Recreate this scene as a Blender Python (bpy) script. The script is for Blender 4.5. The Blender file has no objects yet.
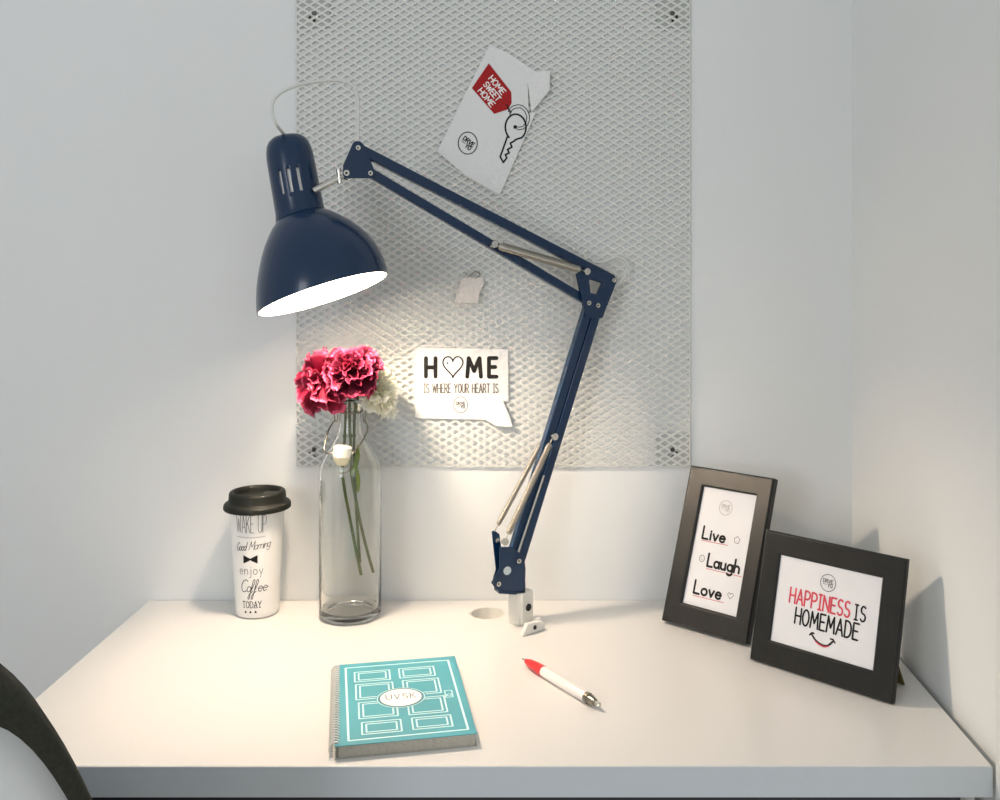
import bpy, bmesh, math, random
from mathutils import Vector, Matrix
random.seed(7)
sc = bpy.context.scene
COL = sc.collection
PI = math.pi

# ------------------------------------------------------------------ camera
CAM_Z = 1.254                      # desk top is at 0.75
cam_d = bpy.data.cameras.new('camera'); cam_d.sensor_width = 36; cam_d.lens = 36
cam_d.shift_x = -0.041; cam_d.shift_y = -0.137
cam_d.clip_start = 0.01
cam = bpy.data.objects.new('camera', cam_d); COL.objects.link(cam)
cam.location = (0, 0, CAM_Z); cam.rotation_euler = (PI/2, 0, 0)
sc.camera = cam

# ------------------------------------------------------------------ world, exposure, daylight
sc.view_settings.view_transform = 'Standard'; sc.view_settings.look = 'None'
sc.view_settings.gamma = 1; sc.view_settings.use_curve_mapping = False
sc.view_settings.exposure = 0.0
sc.cycles.use_denoising = True
sc.cycles.max_bounces = 12; sc.cycles.transmission_bounces = 12; sc.cycles.diffuse_bounces = 5
sc.cycles.transparent_max_bounces = 24
sc.cycles.sample_clamp_indirect = 12
w = bpy.data.worlds.new('room_daylight'); sc.world = w; w.use_nodes = True
bg = w.node_tree.nodes['Background']
bg.inputs[0].default_value = (0.95, 0.985, 1.0, 1); bg.inputs[1].default_value = 0.53

def area(name, loc, target, sx, sy, power, col):
    d = bpy.data.lights.new(name, 'AREA'); d.shape = 'RECTANGLE'; d.size = sx; d.size_y = sy
    d.energy = power; d.color = col
    o = bpy.data.objects.new(name, d); COL.objects.link(o); o.location = loc
    o.rotation_euler = (Vector(target)-Vector(loc)).to_track_quat('-Z', 'Y').to_euler()
    return o
# daylight from a tall window far behind and left of the camera; an unseen fill light added further right
area('window_daylight', (-1.7, -2.0, 1.7), (0.45, 1.3, 1.2), 0.9, 1.5, 27, (0.93, 0.955, 1.0))
area('fill_light_right', (1.3, -2.4, 1.9), (0.0, 1.5, 1.2), 1.2, 1.4, 9, (0.98, 0.985, 1.0))
BULB_STRENGTH = 405
BULB_COLOR = (1.0, 0.80, 0.61)

# ------------------------------------------------------------------ materials
def lin(c): return tuple((x/255/12.92 if x/255 <= .04045 else ((x/255+.055)/1.055)**2.4) for x in c)
def mat(name, rgb, rough=.5, metal=0., noise=.04, scale=60, bump=0., coat=0., spec=.5, bscale=None, emis=None, stren=0.):
    m = bpy.data.materials.new(name); m.use_nodes = True
    nt = m.node_tree; b = nt.nodes['Principled BSDF']
    c = lin(rgb)
    tc = nt.nodes.new('ShaderNodeTexCoord'); n = nt.nodes.new('ShaderNodeTexNoise')
    n.inputs['Scale'].default_value = scale; n.inputs['Detail'].default_value = 3
    nt.links.new(tc.outputs['Object'], n.inputs['Vector'])
    r = nt.nodes.new('ShaderNodeValToRGB')
    r.color_ramp.elements[0].position = .3; r.color_ramp.elements[1].position = .7
    r.color_ramp.elements[0].color = tuple(x*(1-noise) for x in c)+(1,)
    r.color_ramp.elements[1].color = tuple(min(1, x*(1+noise)) for x in c)+(1,)
    nt.links.new(n.outputs['Fac'], r.inputs['Fac']); nt.links.new(r.outputs['Color'], b.inputs['Base Color'])
    b.inputs['Roughness'].default_value = rough; b.inputs['Metallic'].default_value = metal
    b.inputs['Specular IOR Level'].default_value = spec
    b.inputs['Coat Weight'].default_value = coat; b.inputs['Coat Roughness'].default_value = .05
    if bump:
        n2 = nt.nodes.new('ShaderNodeTexNoise'); n2.inputs['Scale'].default_value = bscale or scale*6
        nt.links.new(tc.outputs['Object'], n2.inputs['Vector'])
        bp = nt.nodes.new('ShaderNodeBump'); bp.inputs['Strength'].default_value = bump; bp.inputs['Distance'].default_value = .001
        nt.links.new(n2.outputs['Fac'], bp.inputs['Height']); nt.links.new(bp.outputs['Normal'], b.inputs['Normal'])
    if emis:
        b.inputs['Emission Color'].default_value = tuple(emis)+(1,); b.inputs['Emission Strength'].default_value = stren
    return m

M = dict(
 wall=mat('wall_paint', (229, 231, 230), .85, noise=.008, scale=3, bump=.06, bscale=350, spec=.2),
 wallr=mat('wall_paint_right', (229, 231, 230), .85, noise=.008, scale=3, bump=.06, bscale=350, spec=.2),
 trim=mat('trim_paint', (226, 229, 226), .5, noise=.01),  # gapshade: dark tone of the shade below the desk top
 floor=mat('floor_laminate', (150, 132, 112), .45, noise=.15, scale=9),
 desk=mat('desk_lacquer', (223, 221, 217), .28, noise=.008, scale=5, spec=.45),
 band=mat('desk_edge_band', (204, 211, 215), .4, noise=.01),
 gapshade=mat('desk_gap_shade', (44, 48, 54), .5),
 meshw=mat('mesh_white_powdercoat', (216, 217, 212), .5, noise=.01),
 plate=mat('corner_plate_grey', (172, 175, 170), .5, noise=.02),
 screw=mat('screw_steel', (84, 84, 80), .4, 1.),
 hole=mat('hole_dark', (40, 38, 34), .8),
 navy=mat('navy_enamel', (9, 42, 74), .24, noise=.03, coat=.15, spec=.4),
 lining=mat('shade_white_enamel', (244, 243, 240), .5, noise=.01),
 chrome=mat('chrome', (205, 203, 196), .22, 1.),
 spring=mat('spring_steel', (196, 190, 178), .32, 1.),
 clamp=mat('clamp_white', (225, 223, 216), .4, noise=.02),
 cord=mat('cord_clear_white', (214, 215, 210), .4, noise=.01),
 sticker=mat('round_sticker', (196, 205, 206), .4, noise=.12, scale=400),
 cupw=mat('cup_white_porcelain', (238, 237, 234), .25, noise=.008, spec=.5),
 lid=mat('lid_silicone', (24, 26, 21), .5, spec=.22, noise=.06),
 ink=mat('ink_black', (26, 25, 24), .6, spec=.2),
 inkg=mat('ink_grey', (96, 92, 88), .6, spec=.2),
 inklight=mat('ink_light_grey', (168, 164, 158), .6, spec=.2),
 red=mat('ink_red', (166, 28, 32), .6, spec=.2),
 rose=mat('ink_rose', (204, 74, 88), .6, spec=.2),
 inkw=mat('ink_white', (244, 243, 240), .6, spec=.2),
 paper=mat('card_paper', (226, 227, 226), .7, noise=.01, scale=40, spec=.2),
 print=mat('photo_paper', (222, 222, 224), .6, noise=.006, scale=40, spec=.3),
 tagp=mat('tag_paper', (224, 217, 210), .8, noise=.02),
 wire=mat('wire_steel', (150, 145, 132), .3, 1.),
 ceramic=mat('stopper_ceramic', (243, 238, 224), .25, noise=.01),
 rubber=mat('stopper_rubber', (226, 217, 182), .6, noise=.02),
 frame=mat('frame_black_lacquer', (22, 23, 21), .40, noise=.25, scale=30, bump=.05, coat=.05, spec=.33),
 back=mat('frame_back_board', (92, 84, 40), .8, noise=.1, scale=200),
 cover=mat('notebook_cover_teal', (68, 152, 166), .45, noise=.09, scale=14),
 pages=mat('notebook_page_edges', (172, 168, 156), .85, noise=.12, scale=500),
 coil=mat('coil_white', (228, 226, 220), .35, noise=.02),
 coverline=mat('cover_line_paint', (214, 238, 238), .5, noise=.02),
 penw=mat('pen_white_plastic', (238, 232, 226), .3, noise=.01),
 penr=mat('pen_red_grip', (206, 40, 44), .35, noise=.04),
 stem=mat('stem_green', (96, 108, 58), .55, noise=.2, scale=120),
 leaf=mat('leaf_green', (128, 150, 40), .5, noise=.15, scale=120),
 pad=mat('chair_black_fabric', (46, 48, 38), .9, noise=.2, scale=300, bump=.3, bscale=900),
 shell=mat('chair_white_plastic', (240, 243, 242), .3, noise=.01),
 castor=mat('castor_black', (24, 24, 24), .5),
)

def glass_mat(name, c0, c1, rough=0.):
    m = bpy.data.materials.new(name); m.use_nodes = True
    nt = m.node_tree; b = nt.nodes['Principled BSDF']
    b.inputs['Transmission Weight'].default_value = 1; b.inputs['Roughness'].default_value = rough; b.inputs['IOR'].default_value = 1.46
    n = nt.nodes.new('ShaderNodeTexNoise'); n.inputs['Scale'].default_value = 12
    rp = nt.nodes.new('ShaderNodeValToRGB')
    rp.color_ramp.elements[0].color = tuple(c0)+(1,); rp.color_ramp.elements[1].color = tuple(c1)+(1,)
    nt.links.new(n.outputs['Fac'], rp.inputs['Fac']); nt.links.new(rp.outputs['Color'], b.inputs['Base Color'])
    return m
M['glass'] = glass_mat('bottle_clear_glass', (.986, .993, .968), (.99, .995, .975))

def petal_mat(name, c0, c1, trans=.25):
    """pigment runs from the petal's claw (c0) to its frilled margin (c1)"""
    m = bpy.data.materials.new(name); m.use_nodes = True
    nt = m.node_tree; b = nt.nodes['Principled BSDF']
    at = nt.nodes.new('ShaderNodeAttribute'); at.attribute_name = 'along'
    n = nt.nodes.new('ShaderNodeTexNoise'); n.inputs['Scale'].default_value = 90
    ad = nt.nodes.new('ShaderNodeMath'); ad.operation = 'MULTIPLY_ADD'; ad.inputs[1].default_value = .10; 
    nt.links.new(n.outputs['Fac'], ad.inputs[0]); nt.links.new(at.outputs['Fac'], ad.inputs[2])
    r = nt.nodes.new('ShaderNodeValToRGB')
    r.color_ramp.elements[0].position = .25; r.color_ramp.elements[0].color = lin(c0)+(1,)
    r.color_ramp.elements[1].position = 1.06 if False else 1.0; r.color_ramp.elements[1].color = lin(c1)+(1,)
    e = r.color_ramp.elements.new(.955); e.color = tuple(.88*a+.12*bb for a, bb in zip(lin(c0), lin(c1)))+(1,)
    nt.links.new(ad.outputs[0], r.inputs['Fac']); nt.links.new(r.outputs['Color'], b.inputs['Base Color'])
    b.inputs['Roughness'].default_value = .6; b.inputs['Specular IOR Level'].default_value = .12
    b.inputs['Subsurface Weight'].default_value = 0
    tl = nt.nodes.new('ShaderNodeBsdfTranslucent'); nt.links.new(r.outputs['Color'], tl.inputs['Color'])
    mx = nt.nodes.new('ShaderNodeMixShader'); mx.inputs[0].default_value = trans
    nt.links.new(b.outputs[0], mx.inputs[1]); nt.links.new(tl.outputs[0], mx.inputs[2])
    nt.links.new(mx.outputs[0], nt.nodes['Material Output'].inputs[0])
    return m
M['petal_pink'] = petal_mat('petal_rose_pink', (126, 3, 38), (208, 90, 120), .15)
M['petal_crimson'] = petal_mat('petal_crimson', (70, 0, 22), (190, 66, 98), .05)
M['petal_white'] = petal_mat('petal_cream_white', (244, 241, 222), (250, 249, 238), .35)
M['bulb'] = mat('bulb_lit', (255, 250, 240), .5, emis=BULB_COLOR, stren=BULB_STRENGTH)

# ------------------------------------------------------------------ helpers
def obj(name, bm, m, parent=None, smooth=False, bevel=0., loc=None, keep=False):
    if not keep: bmesh.ops.recalc_face_normals(bm, faces=bm.faces)
    me = bpy.data.meshes.new(name); bm.to_mesh(me); bm.free()
    if smooth:
        me.polygons.foreach_set('use_smooth', [True]*len(me.polygons))
    o = bpy.data.objects.new(name, me); COL.objects.link(o)
    me.materials.append(m)
    if parent: o.parent = parent
    if loc: o.location = loc
    if smooth == 'auto':
        me.set_sharp_from_angle(angle=math.radians(38))
    if bevel:
        bv = o.modifiers.new('bevel', 'BEVEL'); bv.width = bevel; bv.segments = 2; bv.limit_method = 'ANGLE'; bv.angle_limit = math.radians(40)
    return o
def tag(o, label=None, cat=None, group=None, kind=None):
    if label: o['label'] = label
    if cat: o['category'] = cat
    if group: o['group'] = group
    if kind: o['kind'] = kind
    return o
def empty(name, loc, rotz=0., rot=None):
    o = bpy.data.objects.new(name, None); COL.objects.link(o); o.location = loc
    o.rotation_euler = rot if rot else (0, 0, rotz); o.empty_display_size = .05
    return o
def B(): return bmesh.new()
def box(bm, x0, x1, y0, y1, z0, z1, mx=None):
    vs = [bm.verts.new(Vector((x, y, z)) if mx is None else mx @ Vector((x, y, z))) for z in (z0, z1) for y in (y0, y1) for x in (x0, x1)]
    for f in ((0,2,3,1),(4,5,7,6),(0,1,5,4),(2,6,7,3),(0,4,6,2),(1,3,7,5)): bm.faces.new([vs[i] for i in f])
    return bm
def prism(bm, pts, ext):
    a = [bm.verts.new(p) for p in pts]; b = [bm.verts.new(Vector(p)+Vector(ext)) for p in pts]; n = len(a)
    bm.faces.new(a[::-1]); bm.faces.new(b)
    for i in range(n): bm.faces.new([a[i], a[(i+1) % n], b[(i+1) % n], b[i]])
    return bm
def frame_of(d):
    d = Vector(d).normalized(); up = Vector((0, 0, 1)) if abs(d.z) < .9 else Vector((1, 0, 0))
    x = d.cross(up).normalized(); return x, d.cross(x).normalized(), d
def tube(bm, pts, r, seg=8, closed=False):
    pts = [Vector(p) for p in pts]; n = len(pts); rings = []; x0 = None
    for i, p in enumerate(pts):
        d = (pts[(i+1) % n]-pts[i-1]) if closed else (pts[min(i+1, n-1)]-pts[max(i-1, 0)])
        d.normalize()
        if x0 is None: x0 = frame_of(d)[0]
        x0 = (x0-d*x0.dot(d)).normalized(); y0 = d.cross(x0)
        rr = r[i] if isinstance(r, (list, tuple)) else r
        rings.append([bm.verts.new(p+(x0*math.cos(2*PI*k/seg)+y0*math.sin(2*PI*k/seg))*rr) for k in range(seg)])
    for i in range(n if closed else n-1):
        a, b = rings[i], rings[(i+1) % n]
        for k in range(seg): bm.faces.new([a[k], a[(k+1) % seg], b[(k+1) % seg], b[k]])
    if not closed: bm.faces.new(rings[0][::-1]); bm.faces.new(rings[-1])
    return bm
def smooth_path(pts, n=8, closed=False):
    P = [Vector(p) for p in pts]; out = []; m = len(P)
    for i in range(m if closed else m-1):
        g = (lambda k: P[k % m]) if closed else (lambda k: P[max(0, min(m-1, k))])
        a, b, c, d = g(i-1), g(i), g(i+1), g(i+2)
        for k in range(n):
            t = k/n
            out.append(.5*((2*b)+(c-a)*t+(2*a-5*b+4*c-d)*t*t+(-a+3*b-3*c+d)*t**3))
    if not closed: out.append(P[-1])
    return out
def lathe(bm, prof, seg=48, mx=None, skip=None, close=False):
    """prof: list of (r, z); r==0 makes a pole"""
    rings = []
    for r, z in prof:
        if r < 1e-6: rings.append([bm.verts.new((0, 0, z))])
        else: rings.append([bm.verts.new((r*math.cos(2*PI*k/seg), r*math.sin(2*PI*k/seg), z)) for k in range(seg)])
    pairs = list(zip(rings, rings[1:]))+([(rings[-1], rings[0])] if close else [])
    for j, (a, b) in enumerate(pairs):
        for k in range(seg):
            if skip and skip(j, k): continue
            k2 = (k+1) % seg
            if len(a) == 1 and len(b) == 1: continue
            if len(a) == 1: bm.faces.new([a[0], b[k2], b[k]])
            elif len(b) == 1: bm.faces.new([a[k], a[k2], b[0]])
            else: bm.faces.new([a[k], a[k2], b[k2], b[k]])
    if mx is not None: bmesh.ops.transform(bm, matrix=mx, verts=bm.verts)
    return bm
def cyl(bm, p, d, r, h, seg=20, r2=None):
    """solid cylinder from p along d with softened ends"""
    x, y, z = frame_of(d); p = Vector(p); r2 = r if r2 is None else r2; c = min(r, r2, h)*.15
    prof = [(r-c, 0), (r, c), (r2, h-c), (r2-c, h)]
    rings = [[bm.verts.new(p+z*t+(x*math.cos(2*PI*k/seg)+y*math.sin(2*PI*k/seg))*q) for k in range(seg)] for q, t in prof]
    for a, b in zip(rings, rings[1:]):
        for k in range(seg): bm.faces.new([a[k], a[(k+1) % seg], b[(k+1) % seg], b[k]])
    bm.faces.new(rings[0][::-1]); bm.faces.new(rings[-1]); return bm

# ------------------------------------------------------------------ drawn lettering (stroke font)
def arc(cx, cy, rx, ry, a0, a1, n=12):
    return [(cx+rx*math.cos(math.radians(a0+(a1-a0)*i/n)), cy+ry*math.sin(math.radians(a0+(a1-a0)*i/n))) for i in range(n+1)]
G = {
 ' ': (.35, []),
 'A': (.62, [[(0,0),(.31,1),(.62,0)], [(.1,.33),(.52,.33)]]),
 'C': (.58, [arc(.3,.5,.3,.5,50,310,16)]),
 'D': (.58, [[(0,0),(0,1),(.2,1)]+arc(.2,.5,.38,.5,90,-90)+[(0,0)]]),
 'E': (.48, [[(.48,1),(0,1),(0,0),(.48,0)], [(0,.52),(.4,.52)]]),
 'G': (.6, [arc(.3,.5,.3,.5,50,340,16)+[(.36,.42)]]),
 'H': (.56, [[(0,0),(0,1)], [(.56,0),(.56,1)], [(0,.5),(.56,.5)]]),
 'I': (.3, [[(.15,0),(.15,1)], [(0,1),(.3,1)], [(0,0),(.3,0)]]),
 'K': (.54, [[(0,0),(0,1)], [(.52,1),(0,.42)], [(.16,.6),(.54,0)]]),
 'L': (.46, [[(0,1),(0,0),(.46,0)]]),
 'M': (.74, [[(0,0),(.08,1),(.37,.3),(.66,1),(.74,0)]]),
 'N': (.58, [[(0,0),(0,1),(.58,0),(.58,1)]]),
 'O': (.62, [arc(.31,.5,.31,.5,90,450,20)]),
 'P': (.52, [[(0,0),(0,1),(.22,1)]+arc(.22,.73,.3,.27,90,-90)+[(0,.46)]]),
 'R': (.54, [[(0,0),(0,1),(.22,1)]+arc(.22,.74,.28,.26,90,-90)+[(0,.48)], [(.24,.48),(.54,0)]]),
 'S': (.5, [arc(.26,.75,.23,.25,40,270,10)+arc(.25,.25,.25,.25,90,-150,10)]),
 'T': (.56, [[(0,1),(.56,1)], [(.28,1),(.28,0)]]),
 'U': (.56, [[(0,1),(0,.28)]+arc(.28,.28,.28,.28,180,360)+[(.56,1)]]),
 'V': (.58, [[(0,1),(.29,0),(.58,1)]]),
 'W': (.84, [[(0,1),(.2,0),(.42,.8),(.64,0),(.84,1)]]),
 'Y': (.58, [[(0,1),(.29,.5),(.58,1)], [(.29,.5),(.29,0)]]),
 'a': (.46, [arc(.22,.25,.22,.25,0,360,16), [(.45,.5),(.44,.12),(.5,0)]]),
 'd': (.46, [arc(.22,.25,.22,.25,0,360,16), [(.45,1),(.45,.06),(.5,0)]]),
 'e': (.44, [[(.01,.27),(.43,.27)]+arc(.22,.25,.215,.25,10,320,16)]),
 'f': (.3, [arc(.34,.8,.18,.2,60,180,8)+[(.16,0)], [(0,.52),(.32,.52)]]),
 'g': (.46, [arc(.22,.25,.22,.25,0,360,16), [(.45,.5),(.45,-.15)]+arc(.23,-.15,.22,.17,0,-160,8)]),
 'h': (.44, [[(0,0),(0,1)], [(0,.28)]+arc(.22,.28,.21,.22,180,0,8)+[(.43,0)]]),
 'i': (.1, [[(.05,0),(.05,.5)], [(.05,.68),(.051,.7)]]),
 'j': (.2, [[(.15,.5),(.15,-.15)]+arc(.0,-.15,.15,.15,0,-110,6), [(.15,.68),(.151,.7)]]),
 'n': (.42, [[(0,0),(0,.5)], [(0,.28)]+arc(.21,.28,.2,.22,180,0,8)+[(.41,0)]]),
 'o': (.46, [arc(.23,.25,.23,.25,90,450,18)]),
 'r': (.3, [[(0,0),(0,.5)], [(0,.28)]+arc(.2,.28,.2,.22,180,50,6)]),
 'u': (.44, [[(0,.5),(0,.2)]+arc(.2,.2,.2,.2,180,360,8)+[(.4,.5)], [(.4,.5),(.42,0)]]),
 'v': (.4, [[(0,.5),(.2,0),(.4,.5)]]),
 'y': (.42, [[(0,.5),(.22,.02)], [(.42,.5),(.12,-.3)]]),
}
def text_strokes(s, x, y, h, width=None, gap=.16, shear=0., rot=0., sx=1., lift=0.):
    """strokes of a line of lettering; width fits it; rot in degrees; lift gives a rise along the line"""
    pen = 0.; out = []
    for ch in s:
        wd, st = G[ch]
        for p in st: out.append([((pen+a)*sx, b) for a, b in p])
        pen += wd+gap
    tot = (pen-gap)*sx*h
    k = (width/tot) if width else 1.
    c, sn = math.cos(math.radians(rot)), math.sin(math.radians(rot))
    res = []
    for p in out:
        q = []
        for a, b in p:
            u = a*h*k+shear*b*h; v = b*h+lift*a*h*k
            q.append((x+u*c-v*sn, y+u*sn+v*c))
        res.append(q)
    return res
class Ink:
    """flat printed strokes and fills, mapped on a surface by mp(u, v, height)"""
    def __init__(s, mp, h=.00025): s.bm = B(); s.mp = mp; s.h = h; s.k = 0
    def z(s): s.k += 1; return s.h+(s.k % 40)*2.5e-6
    def poly(s, pts):
        z = s.z(); s.bm.faces.new([s.bm.verts.new(s.mp(u, v, z)) for u, v in pts])
    def stroke(s, pts, w, closed=False, step=None):
        if closed: pts = list(pts)+[pts[0]]
        if step:
            q = [pts[0]]
            for a, b in zip(pts, pts[1:]):
                n = max(1, int(math.hypot(b[0]-a[0], b[1]-a[1])/step))
                q += [(a[0]+(b[0]-a[0])*i/n, a[1]+(b[1]-a[1])*i/n) for i in range(1, n+1)]
            pts = q
        for a, b in zip(pts, pts[1:]):
            dx, dy = b[0]-a[0], b[1]-a[1]; l = math.hypot(dx, dy)
            if l < 1e-7: continue
            nx, ny = -dy/l*w/2, dx/l*w/2
            s.poly([(a[0]-nx, a[1]-ny), (b[0]-nx, b[1]-ny), (b[0]+nx, b[1]+ny), (a[0]+nx, a[1]+ny)])
        for p in pts: s.disc(p, w/2, 8)
    def disc(s, p, r, n=20, ry=None):
        s.poly([(p[0]+r*math.cos(2*PI*i/n), p[1]+(ry or r)*math.sin(2*PI*i/n)) for i in range(n)])
    def text(s, t, x, y, h, w, **k):
        step = k.pop('step', None)
        for p in text_strokes(t, x, y, h, **k): s.stroke(p, w, step=step)
    def ring(s, c, r, w, ry=None): s.stroke(arc(c[0], c[1], r, ry or r, 0, 360, 30), w)
    def done(s, name, m, parent, label=None):
        o = obj(name, s.bm, m, parent, keep=True)
        if label: o['label'] = label
        return o
def heart(cx, cy, wd, ht):
    pts = []
    for i in range(41):
        t = 2*PI*i/40
        pts.append((cx+wd/2*math.sin(t)**3, cy+ht*((13*math.cos(t)-5*math.cos(2*t)-2*math.cos(3*t)-math.cos(4*t))/29+.085)))
    return pts
def logo(mp, name, c, r, m, parent, rot=0., lw=.0005, ry=None):
    k = Ink(mp); k.ring(c, r, lw, ry)
    cs, sn = math.cos(math.radians(rot)), math.sin(math.radians(rot))
    def at(u, v): return (c[0]+(u*cs-v*sn)*r, c[1]+(u*sn+v*cs)*r)
    a = at(-.66, .0); k.text('DRVE', a[0], a[1], r*.42, lw, width=r*1.3, rot=rot)
    a = at(-.02, -.5); k.text('YO', a[0], a[1], r*.42, lw, width=r*.62, rot=rot)
    a = at(-.62, -.2); b = at(-.2, -.2); k.stroke([a, b], lw*.7)
    return k.done(name, m, parent, 'round outline badge with small lettering')

# ------------------------------------------------------------------ setting
DT = .75                                    # desk top height
WY = 1.4957                                 # back wall
RX = .4655                                  # right wall
def struct(name, bm, m, **k): o = obj(name, bm, m, **k); o['kind'] = 'structure'; return o
struct('floor', box(B(), -2.6, RX+.12, -2.8, WY+.12, -.1, 0), M['floor'])
struct('wall_back', box(B(), -2.6, RX+.12, WY, WY+.12, 0, 2.6), M['wall'])
struct('wall_right', box(B(), RX, RX+.12, .90, WY, 0, 2.6), M['wallr'])
struct('trim_1', box(B(), RX-.0125, RX+.12, .80, .998, 0, 2.6), M['trim'], bevel=.002)

# ------------------------------------------------------------------ desk
desk = tag(empty('desk', (-.06, 1.25, 0)), 'white desk with a round cable hole, standing against the back wall', 'desk')
DX0, DX1, DY0, DY1, DTH = -.585, .452, 1.002, WY-.0015, .031
HX, HY, HR = -.0770, 1.4400, .0262
def desk_top():
    bm = B(); n = 48
    outer = [(DX0, DY0), (DX1, DY0), (DX1+.009, DY1), (DX0, DY1)]
    rings = []
    for z in (DT, DT-DTH):
        ov = [bm.verts.new((x+.06, y-1.25, z)) for x, y in outer]
        iv = [bm.verts.new((HX+.06+HR*math.cos(2*PI*k/n), HY-1.25+HR*math.sin(2*PI*k/n), z)) for k in range(n)]
        oe = [bm.edges.new((ov[i], ov[(i+1) % 4])) for i in range(4)]; ie = [bm.edges.new((iv[i], iv[(i+1) % n])) for i in range(n)]
        bmesh.ops.triangle_fill(bm, use_beauty=True, edges=oe+ie)
        rings.append((ov, iv))
    (a, b), (c, d) = rings
    for i in range(4): bm.faces.new([a[i], a[(i+1) % 4], c[(i+1) % 4], c[i]])
    for i in range(n): bm.faces.new([b[i], b[(i+1) % n], d[(i+1) % n], d[i]])
    return bm
obj('desk_top', desk_top(), M['desk'], desk, bevel=.0009)
obj('front_edge_band', box(B(), DX0+.06, DX1+.06, DY0-.0012-1.25, DY0-.0001-1.25, DT-DTH+.0002, DT-.0004), M['band'], desk)['label'] = 'grey edging along the front of the top'
for x in (DX0+.004, DX1-.030):
    obj('side_panel', box(B(), x+.06, x+.026+.06, DY0+.03-1.25, DY1-1.25-.01, 0.002, DT-DTH), M['desk'], desk, bevel=.001)
obj('back_panel', box(B(), DX0+.03+.06, DX1-.030+.06, WY-.09-1.25, WY-.072-1.25, .36, DT-DTH), M['desk'], desk)
obj('front_gap_shade', box(B(), DX0+.03+.06, DX1-.030+.06, DY0+.004-1.25, DY0+.022-1.25, DT-DTH-.045, DT-DTH), M['gapshade'], desk)['label'] = 'dark strip standing for the shade under the front edge'  # dark strip added where only shade lies under the top
# cable hole liner: a ring with a floor a little below the top
bm = lathe(B(), [(HR-.0002, DT-.0004), (HR-.0022, DT-.0004), (HR-.0026, DT-.026), (0, DT-.026), (0, DT-.0285), (HR-.0002, DT-.0285)], 40)
bmesh.ops.translate(bm, vec=(HX+.06, HY-1.25, 0), verts=bm.verts)
obj('cable_hole_liner', bm, M['clamp'], desk, smooth='auto')

# ------------------------------------------------------------------ mesh board on the wall
BY = 1.4912                                  # front of the mesh
def wx(px, Y): return (px-541)/1000*Y
def wz(py, Y): return CAM_Z-(py-263)/1000*Y
bx0, bx1 = wx(296.5, BY), wx(690, BY); bz0, bz1 = wz(466.5, BY), wz(-6, BY)
board = tag(empty('wire_mesh_board', (bx0, BY, bz0)), 'large white diamond wire mesh board screwed to the wall behind the lamp', 'mesh board')
BW, BH = bx1-bx0, bz1-bz0
def mesh_panel():
    """expanded metal: a tiling of diamond cells, each with a diamond opening; cells on the border are cut in half"""
    NX, NZ = 31, 62
    a, b = BW/NX/2, BH/NZ/2; th = .0008; f = .67
    bm = B(); cache = {}
    def V(x, y, z):
        k = (round(x*1e6), round(y*1e6), round(z*1e6))
        if k not in cache: cache[k] = bm.verts.new((x, y, z))
        return cache[k]
    for j in range(2*NZ+1):
        for i in range(2*NX+1):
            if (i+j) % 2: continue
            cx, cz = i*a, j*b
            dirs = [(1, 0), (0, 1), (-1, 0), (0, -1)]
            ok = [0 <= i+d[0] <= 2*NX and 0 <= j+d[1] <= 2*NZ for d in dirs]
            for q in range(4):
                d0, d1 = dirs[q], dirs[(q+1) % 4]
                if not (ok[q] and ok[(q+1) % 4]): continue
                o0, o1 = (cx+d0[0]*a, cz+d0[1]*b), (cx+d1[0]*a, cz+d1[1]*b)
                n0, n1 = (cx+d0[0]*a*f, cz+d0[1]*b*f), (cx+d1[0]*a*f, cz+d1[1]*b*f)
                bm.faces.new([V(o0[0], 0, o0[1]), V(n0[0], 0, n0[1]), V(n1[0], 0, n1[1]), V(o1[0], 0, o1[1])])
                bm.faces.new([V(o0[0], th, o0[1]), V(o1[0], th, o1[1]), V(n1[0], th, n1[1]), V(n0[0], th, n0[1])])
                bm.faces.new([V(n0[0], 0, n0[1]), V(n0[0], th, n0[1]), V(n1[0], th, n1[1]), V(n1[0], 0, n1[1])])
    return bm
obj('mesh_panel', mesh_panel(), M['meshw'], board, keep=True)
bm = B()
for a in ((0, 0, 0, BH), (BW, 0, BW, BH), (0, 0, BW, 0), (0, BH, BW, BH)):
    tube(bm, [(a[0], .0012, a[1]), (a[2], .0012, a[3])], .0011, 6)
obj('edge_wire', bm, M['meshw'], board)
PS = .048
for cx in (0, 1):
    for cz in (0, 1):
        x0 = 0.001 if cx == 0 else BW-PS-.001; z0 = .001 if cz == 0 else BH-PS-.001
        bm = B(); box(bm, x0, x0+PS, .0011, .0023, z0, z0+PS)
        p = obj('corner_plate', bm, M['plate'], board, bevel=.0008)
        c = Vector((x0+PS*(.52 if cx == 0 else .48), .0024, z0+PS*(.42 if cz else .5)))
        sp = B(); cyl(sp, (c.x, .0023, c.z), (0, 1, 0), .007, WY-BY-.0025, 16); obj('spacer', sp, M['plate'], p, smooth='auto')
        sb = B(); cyl(sb, (c.x, .0011, c.z), (0, -1, 0), .0034, .0024, 14); obj('screw', sb, M['screw'], p, smooth='auto')
        for dx, dz in ((-.0062, -.006), (.0062, -.005), (.0003, -.0105)):
            hb = B(); cyl(hb, (c.x+dx, .00115, c.z+dz), (0, -1, 0), .0024, .0002, 10); obj('plate_hole', hb, M['hole'], p)

# ------------------------------------------------------------------ cards on the board
CY = BY-.0016
def card_map(root):
    def m(px_, py_, h=0.): return Vector((wx(px_, CY), CY-h, wz(py_, CY)))-root.location
    return m
def card_px(mp):                        # printed marks are measured in photo units on the card's own plane
    return lambda u, v, h: mp(u, -v, h+.0011)
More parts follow.
